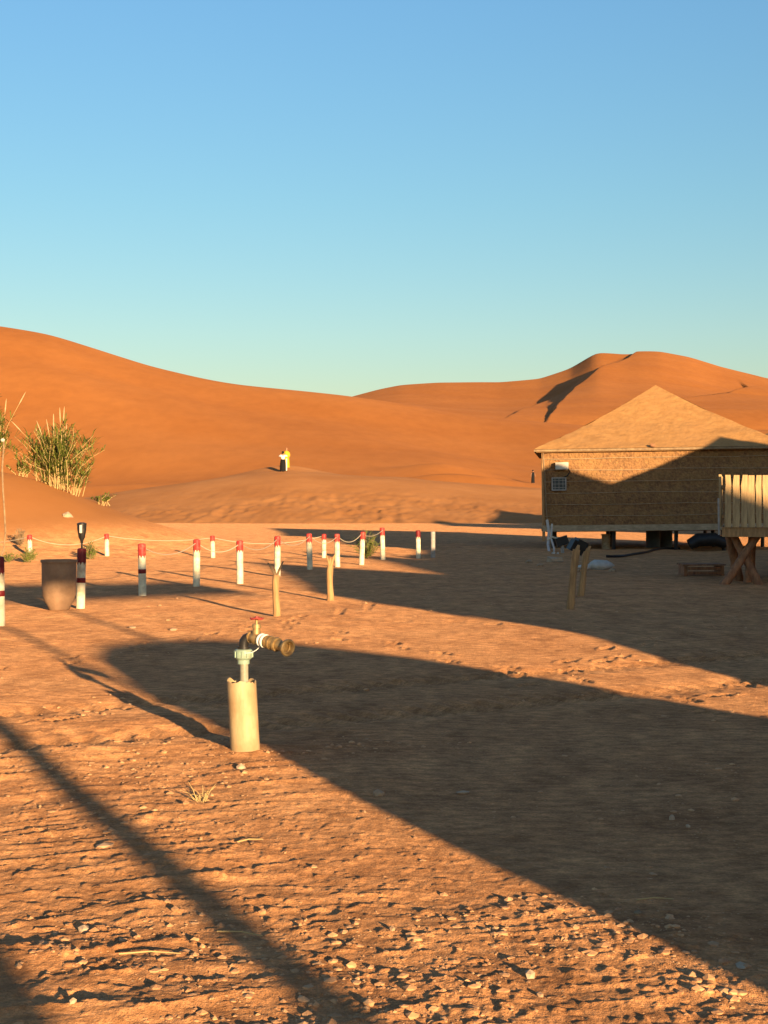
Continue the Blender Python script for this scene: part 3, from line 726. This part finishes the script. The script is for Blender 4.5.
g = MB(); g.tube([(-.05,-.1,fz-.05),(-.06,-.1,fz+.60)], .018, 6); g.build('side_rod', 'grey', deck)

# neighbouring huts of the same camp, in a row to the right of the camera (they throw the long shadows)
def hut_at(t, s, label, W=6.76, dz=0, k=1.0):
    x, y = ts(t, s); o, *_ = make_hut((x, y, dz), label, False, yaw=AZ, W=W, hw=2.45, floor=.62, ra=1.95); o.scale = (k, k, k); return o
hut_at(27.3, 25.5, 'reed hut beyond the deck hut on the right side')
hut_at(22.8, 21.6-0.0, 'reed hut the raised wooden deck belongs to')
hut_at(21.1, 11.0, 'reed hut on the right between the deck hut and the nearest huts')
hut_at(15.5, -5.5, 'taller reed hut behind the photographer on the right', W=5.2, k=1.16)
hut_at(11.5, -3.0, 'nearest reed hut right of the photographer', W=5.2)
hut_at(44.0, 52.0, 'far reed hut hidden to the right of the main hut', k=1.15)
hut_at(51.0, 62.0, 'farthest reed hut to the right of the main hut', k=1.12)
# unseen wedge added beside the nearest hut to slant its shadow edge
def prism(name, prof, s0, s1, m, label, cat):
    g = MB(); n = len(prof); vs = []
    for s in (s0, s1):
        for (t, z) in prof: x, y = ts(t, s); vs.append((x, y, z))
    fs = [tuple(range(n)), tuple(range(2*n-1, n-1, -1))]+[(i, n+i, n+(i+1) % n, (i+1) % n) for i in range(n)]
    g.add(vs, fs); o = g.build(name, m, smooth=False); tag(o, label, cat); return o
prism('shadow_wedge', [(6.9,-.1),(7.3,.35),(7.6,.62),(8.1,1.0),(8.65,1.35),(9.0,1.95),(9.2,2.2),(9.2,-.1)], 3.5, 5.0, 'beam', 'added solid wedge shaping the shadow edge of the nearest hut', 'shadow caster')
sp = -2.0
prism('shadow_block', [(2.86,-.1),(2.86,1.2),(2.94,1.6),(3.02,1.95),(3.2,2.25),(3.5,2.40),(3.9,2.45),(4.6,2.45),(5.3,2.37),(5.95,2.10),(6.34,1.80),(6.56,1.45),(6.72,.9),(6.8,-.1)], sp-3, sp, 'canvas', 'added tan round-topped block behind the camera casting the large shadow', 'tent')  # unseen block added behind the camera, outline cut to cast the large shadow
t = empty('shadow_canopy', (0,0,0), 'added reed screen on posts behind the camera casting band and post shadows', 'canopy')  # unseen canopy added for its shadows, posts placed along the shadow lines
for tt, pr in ((-2.6,.08), (.73,.12), (1.61,.095), (2.95,.05), (4.15,.05)):
    x, y = ts(tt, -7.5); g = MB(); g.tube([(x,y,-.1),(x+.01,y,4.1)], pr, 10); g.build('post', 'wood', t)
g = MB()
x0, y0 = ts(2.2, -7.4); g.box((x0,y0,4.42), (10.8,.25,.60), Matrix.Rotation(AZ, 3, 'Z')); g.build('shadow_screen', 'reed', t, smooth=False)  # screen added to throw the dark band across the yard

# ------------------------------------------------------------ plants
def reed_clump(loc, label, n, h, spread, green=.7, plumes=8, leaf=.35, lean=0):
    t = empty('reed_clump', loc, label, 'reed plant')
    st = MB(); lf = MB(); pl = MB()
    for i in range(n):
        a = random.uniform(0, 2*math.pi); r0 = abs(random.gauss(0, spread*.16)); out = random.random()**1.2*spread*.9+r0
        L = h*random.uniform(.45, 1.0)*(1-.25*out/spread)
        b0 = Vector((r0*math.cos(a)*1.4, r0*math.sin(a), -.05)); tip = Vector((out*math.cos(a)+lean*L*.2, out*math.sin(a)*.7, L)); mid = (b0+tip)/2+Vector((-(tip.x-b0.x)*.16, 0, L*.10))
        P = [b0, b0.lerp(mid,.5)+Vector((random.gauss(0,.03),0,.02)), mid+Vector((random.gauss(0,.06),0,0)), mid.lerp(tip,.5)+Vector((0,0,L*.03)), tip]
        st.tube(P, [.011,.010,.009,.007,.004], 4)
        for j in range(int(26*leaf/.35)):
            q = random.uniform(.25, 1.0); seg = min(int(q*4), 3); f = q*4-seg; c = P[seg].lerp(P[seg+1], f)
            al_ = random.uniform(0, 6.28); ll = random.uniform(.25, .62)*leaf/.35*min(1,h/2.2+.2); up = random.uniform(.2, 1.1)
            d = Vector((math.cos(al_)*math.cos(up), math.sin(al_)*math.cos(up), math.sin(up))); sd = d.cross(Vector((0,0,1))).normalized()*.019
            m1 = c+d*ll*.55; e = c+d*ll+Vector((0,0,-ll*.22))
            lf.add([c-sd*.4, c+sd*.4, m1+sd, m1-sd, e], [(0,1,2,3),(3,2,4)])
        if i < plumes:
            e = P[-1]; d = (P[-1]-P[-2]).normalized(); tp = e+d*random.uniform(.15,.4)
            st.tube([e, tp], .006, 4); pl.tube([tp-d*.02, tp+d*.12, tp+d*.32, tp+d*.46], [.007,.019,.015,.004], 5)
    st.build('stem', 'straw', t); lf.build('foliage', 'leaf', t, smooth=False)
    if plumes: pl.build('plume', 'plume', t)
    return t
p = at(57, 495, 50); p.z = gz(p.x, p.y)
reed_clump(p, 'large green reed clump with pale plumes on top of the mound', 95, 2.35, 1.5, plumes=10)
x, y = p.x+.55, p.y-.2
reed_clump((x, y, gz(x, y)), 'leaning green reed stems at the right side of the big clump', 16, 1.3, 1.0, plumes=0, lean=2.0)
p = at(-6, 490, 50); p.z = gz(p.x, p.y)
reed_clump(p, 'reed clump cut by the left edge of the photo', 34, 2.6, .7, plumes=6)
# shoots creeping over the mound
for (px, y_, D0, n, h, lab) in [(22,488,50,14,.5,'low dry reed shoots left of the big clump'),(100,497,50.5,10,.45,'low dry reed shoots right of the big clump')]:
    p = at(px, y_, D0); p.z = gz(p.x, p.y); reed_clump(p, lab, n, h, .7, plumes=0, leaf=.3)
def shrub(px, y, h, spread, n, m, label, tw='twig'):
    p = G(px, y); t = empty('shrub', p, label, 'shrub'); st = MB(); lf = MB()
    for i in range(n):
        a = random.uniform(0, 6.28); e = random.uniform(.5, 1.45); L = h*random.uniform(.6, 1.05)
        d = Vector((math.cos(a)*math.cos(e)*spread/h, math.sin(a)*math.cos(e)*spread/h, math.sin(e)))
        P = [Vector((0,0,0)), d*L*.5, d*L*.9+Vector((0,0,-.03*L))]; st.tube(P, [.010,.007,.003], 4)
        for j in range(16):
            q = random.uniform(.2, 1); c = P[2]*q; dd = Vector((random.gauss(0,1), random.gauss(0,1), random.gauss(.3,.8))).normalized(); sd = dd.orthogonal().normalized()*.009
            l = random.uniform(.08, .18)*min(1, h/.7); lf.add([c-sd, c+sd, c+dd*l], [(0,1,2)])
    st.build('stem', tw, t); lf.build('foliage', m, t, smooth=False)
shrub(367, 558, .85, .62, 46, 'leaf', 'small dark spiky shrub between two bollards')
shrub(28, 563, .42, .42, 40, 'leaf', 'low green bush in front of the mound foot bollard')
shrub(8, 563, .30, .3, 26, 'leaf', 'tiny green tuft near the left photo edge')
shrub(21, 556, .55, .35, 30, 'twig', 'dark dry bush behind the low green one')
shrub(90, 560, .50, .35, 36, 'leaf', 'small green bush between torch lamp and far bollard')

# thin bent lamp pole at the left edge
D0 = 37.; g = MB(); t = empty('lamp_pole', (0,0,0), 'thin bent brown pole with tiny white lamp at the left edge', 'lamp pole')
pts = [at(-1,558,D0), at(4,548,D0), at(5.5,532,D0), at(4.5,512,D0), at(3,490,D0), at(2.2,468,D0), at(3.5,450,D0), at(4,441,D0)]
pts[0].z = gz(pts[0].x, pts[0].y)-.05; t.location = pts[0]; o0 = pts[0].copy(); pts = [q-o0 for q in pts]
fine = []
for j in range(len(pts)-1):
    for q in range(4): fine.append(pts[j].lerp(pts[j+1], q/4))
fine.append(pts[-1]); g.tube(fine, .022, 6); g.build('pole', 'twig', t)
g = MB(); g.blob(pts[-1]+Vector((-.03,0,.02)), (.055,.055,.05), 0, .0, 2); g.build('bulb', 'greybox', t)

# ------------------------------------------------------------ people
def skin_mesh(name, joints, edges, m, parent, sub=2):
    me = bpy.data.meshes.new(name); me.from_pydata([j[0] for j in joints], edges, []); me.update()
    o = bpy.data.objects.new(name, me); C.objects.link(o); o.parent = parent
    sk = o.modifiers.new('skin', 'SKIN'); 
    for i, j in enumerate(joints): me.skin_vertices[0].data[i].radius = (j[1], j[2] if len(j) > 2 else j[1])
    me.skin_vertices[0].data[0].use_root = True
    ss = o.modifiers.new('sub', 'SUBSURF'); ss.levels = sub; ss.render_levels = sub
    bpy.context.view_layer.update()
    dg = bpy.context.evaluated_depsgraph_get(); nm = bpy.data.meshes.new_from_object(o.evaluated_get(dg)); o.modifiers.clear(); o.data = nm
    nm.materials.clear(); nm.materials.append(M[m]); nm.polygons.foreach_set('use_smooth', [True]*len(nm.polygons))
    return o
def body(parent, arms, h=1.7):
    s = h/1.75
    J = [((0,0,.95*s),.13,.10),((0,0,1.15*s),.12,.09),((0,0,1.36*s),.15,.10),((0,0,1.47*s),.06,.055),((0,-.01,1.54*s),.055,.055),((0,-.015,1.63*s),.088,.10),((0,-.01,1.72*s),.07,.08),
         ((-.10,0,.90*s),.09,.09),((-.12,0,.50*s),.06,.06),((-.13,.02,.09*s),.04,.04),((-.14,-.13,.03*s),.04,.03),
         ((.10,0,.90*s),.09,.09),((.12,0,.50*s),.06,.06),((.13,.02,.09*s),.04,.04),((.14,-.13,.03*s),.04,.03)]
    E = [(0,1),(1,2),(2,3),(3,4),(4,5),(5,6),(0,7),(7,8),(8,9),(9,10),(0,11),(11,12),(12,13),(13,14)]
    for sg, (el, wr, ha) in zip((-1, 1), arms):
        i = len(J); J += [((sg*.19,0,1.38*s),.055,.055),(el,.042,.042),(wr,.03,.03),(ha,.035,.022)]; E += [(2,i),(i,i+1),(i+1,i+2),(i+2,i+3)]
    return skin_mesh('body', J, E, 'skin', parent)
def robe(parent, prof, m, name):
    g = MB(); n = 24; vs = []; fs = []
    for (rx, ry, z) in prof:
        for k_ in range(n):
            a = 2*math.pi*k_/n; f = 1+.05*math.sin(5*a+z*3)*(1.3-z if z < 1.2 else 0); vs.append((rx*f*math.cos(a), ry*f*math.sin(a), z))
    for j in range(len(prof)-1):
        for k_ in range(n): fs.append((j*n+k_, j*n+(k_+1) % n, (j+1)*n+(k_+1) % n, (j+1)*n+k_))
    g.add(vs, fs); return g.build(name, m, parent, sharp=False)
def person_at(px, D0, h, rz, label, group=None):
    x = (px-CX)*D0/F; return empty('person', (x, D0, gz(x, D0)-.02), label, 'person', group, rz)
# photographer in white shirt, seen from behind, both arms raised to the face
t = person_at(283, 128.5, 1.7, math.pi, 'person in white shirt and wide black trousers with raised arms, seen from behind')
arms = [((-.33,-.10,1.32),(-.16,-.26,1.48),(-.08,-.30,1.55)), ((.33,-.10,1.32),(.16,-.26,1.48),(.08,-.30,1.55))]
body(t, arms)
J = [((0,0,1.0),.17,.13),((0,0,1.2),.16,.12),((0,0,1.36),.18,.12),((-.20,0,1.37),.085,.085),((-.33,-.10,1.31),.07,.07),((-.22,-.19,1.41),.06,.06),((.20,0,1.37),.085,.085),((.33,-.10,1.31),.07,.07),((.22,-.19,1.41),.06,.06)]
skin_mesh('shirt', J, [(0,1),(1,2),(2,3),(3,4),(4,5),(2,6),(6,7),(7,8)], 'shirt', t)
robe(t, [(.27,.20,.08),(.26,.19,.3),(.24,.17,.7),(.20,.15,1.0),(.17,.13,1.06)], 'trousers', 'trousers')
g = MB(); g.blob((0,.02,1.63), (.112,.125,.125), 0, .02, 2); g.build('hair', 'hair', t, sharp=False)
g = MB(); g.box((-.30,.05,.62), (.10,.09,1.0), jit=.01); g.build('shawl', 'shirt', t)
# person in yellow standing behind on the hump
t = person_at(286.5, 131.5, 1.7, 0, 'person in long bright yellow robe posing on the sand hump')
xx = t.location.x; want = at(287, 471, 101.0).z+.50
arms = [((-.25,.02,1.12),(-.22,-.10,.92),(-.20,-.14,.86)), ((.25,.02,1.12),(.22,-.10,.92),(.20,-.14,.86))]
body(t, arms)
robe(t, [(.28,.22,.06),(.26,.20,.35),(.23,.17,.8),(.20,.15,1.05),(.23,.15,1.25),(.22,.13,1.40),(.09,.08,1.49),(.07,.07,1.50)], 'yellow', 'robe')
J = [((-.19,0,1.38),.085,.085),((-.25,.02,1.12),.075,.075),((-.225,-.08,.95),.07,.07)]
skin_mesh('sleeve', J, [(0,1),(1,2)], 'yellow', t); skin_mesh('sleeve', [((-a[0][0],a[0][1],a[0][2]),a[1],a[2]) for a in J], [(0,1),(1,2)], 'yellow', t)
g = MB(); g.blob((0,.01,1.66), (.108,.12,.12), 0, .02, 2); g.build('headscarf', 'darkwood', t, sharp=False)
# distant walker near the hut
t = person_at(533, 172, 1.7, .6, 'tiny distant person in dark clothes walking on the sand left of the hut')
t.scale = (.88,.88,.88)
arms = [((-.25,.08,1.12),(-.24,.10,.92),(-.23,.08,.84)), ((.25,-.08,1.12),(.24,-.16,.93),(.23,-.20,.86))]
body(t, arms); robe(t, [(.24,.20,.10),(.23,.18,.5),(.21,.16,.9),(.22,.15,1.25),(.20,.13,1.40),(.08,.08,1.48)], 'trousers', 'coat')
g = MB(); g.blob((0,.01,1.66), (.108,.12,.12), 0, .02, 2); g.build('hair', 'hair', t, sharp=False)

# ------------------------------------------------------------ camera, sun, sky
cam = bpy.data.cameras.new('camera'); co = bpy.data.objects.new('camera', cam); S.collection.objects.link(co)
cam.sensor_fit = 'VERTICAL'; cam.sensor_height = 36; cam.lens = F/1024*36; cam.shift_y = -12/1024; cam.clip_end = 9000; cam.clip_start = .05
co.location = (0, 0, CAMH); co.rotation_euler = (R(90), 0, 0); S.camera = co
sun = bpy.data.lights.new('sun', 'SUN'); sun.energy = 11.0; sun.angle = R(.55); sun.color = (1, .70, .39)
so = bpy.data.objects.new('sun', sun); S.collection.objects.link(so)
d = Vector((-SE*math.cos(ELEV), CE*math.cos(ELEV), -math.sin(ELEV))); so.rotation_euler = d.to_track_quat('-Z', 'Y').to_euler(); so.location = (10,-20,20)
w = bpy.data.worlds.new('World'); S.world = w; w.use_nodes = True; N = w.node_tree.nodes; L = w.node_tree.links
bg = N['Background']; sky = N.new('ShaderNodeTexSky'); sky.sky_type = 'NISHITA'; sky.sun_disc = False; sky.sun_elevation = R(16)
sky.sun_elevation = ELEV; sky.sun_rotation = R(157); sky.air_density = 1.0; sky.dust_density = .4; sky.ozone_density = 2.2
hs = N.new('ShaderNodeHueSaturation'); hs.inputs['Saturation'].default_value = 1.12; L.new(sky.outputs[0], hs.inputs['Color']); tn = N.new('ShaderNodeMix'); tn.data_type = 'RGBA'; tn.blend_type = 'MULTIPLY'; tn.inputs[0].default_value = 1; 
stc = N.new('ShaderNodeTexCoord'); ssp = N.new('ShaderNodeSeparateXYZ'); L.new(stc.outputs['Generated'], ssp.inputs[0])
scr = N.new('ShaderNodeValToRGB'); L.new(ssp.outputs['Z'], scr.inputs[0]); e = scr.color_ramp.elements
e[0].position = .06; e[0].color = (.92*.72, .84*.72, .78*.72, 1); e[1].position = .34; e[1].color = (1.06*.72, 1.14*.72, 1.17*.72, 1)
eh = e.new(.62); eh.color = (1.12*.72, .90*.72, .92*.72, 1); em = e.new(.19); em.color = (.95*.72, 1.0*.72, .95*.72, 1)
L.new(scr.outputs[0], tn.inputs[7]); L.new(hs.outputs[0], tn.inputs[6]); L.new(tn.outputs[2], bg.inputs[0]); bg.inputs[1].default_value = .262
S.view_settings.view_transform = 'Standard'; S.view_settings.look = 'None'; S.view_settings.exposure = 0
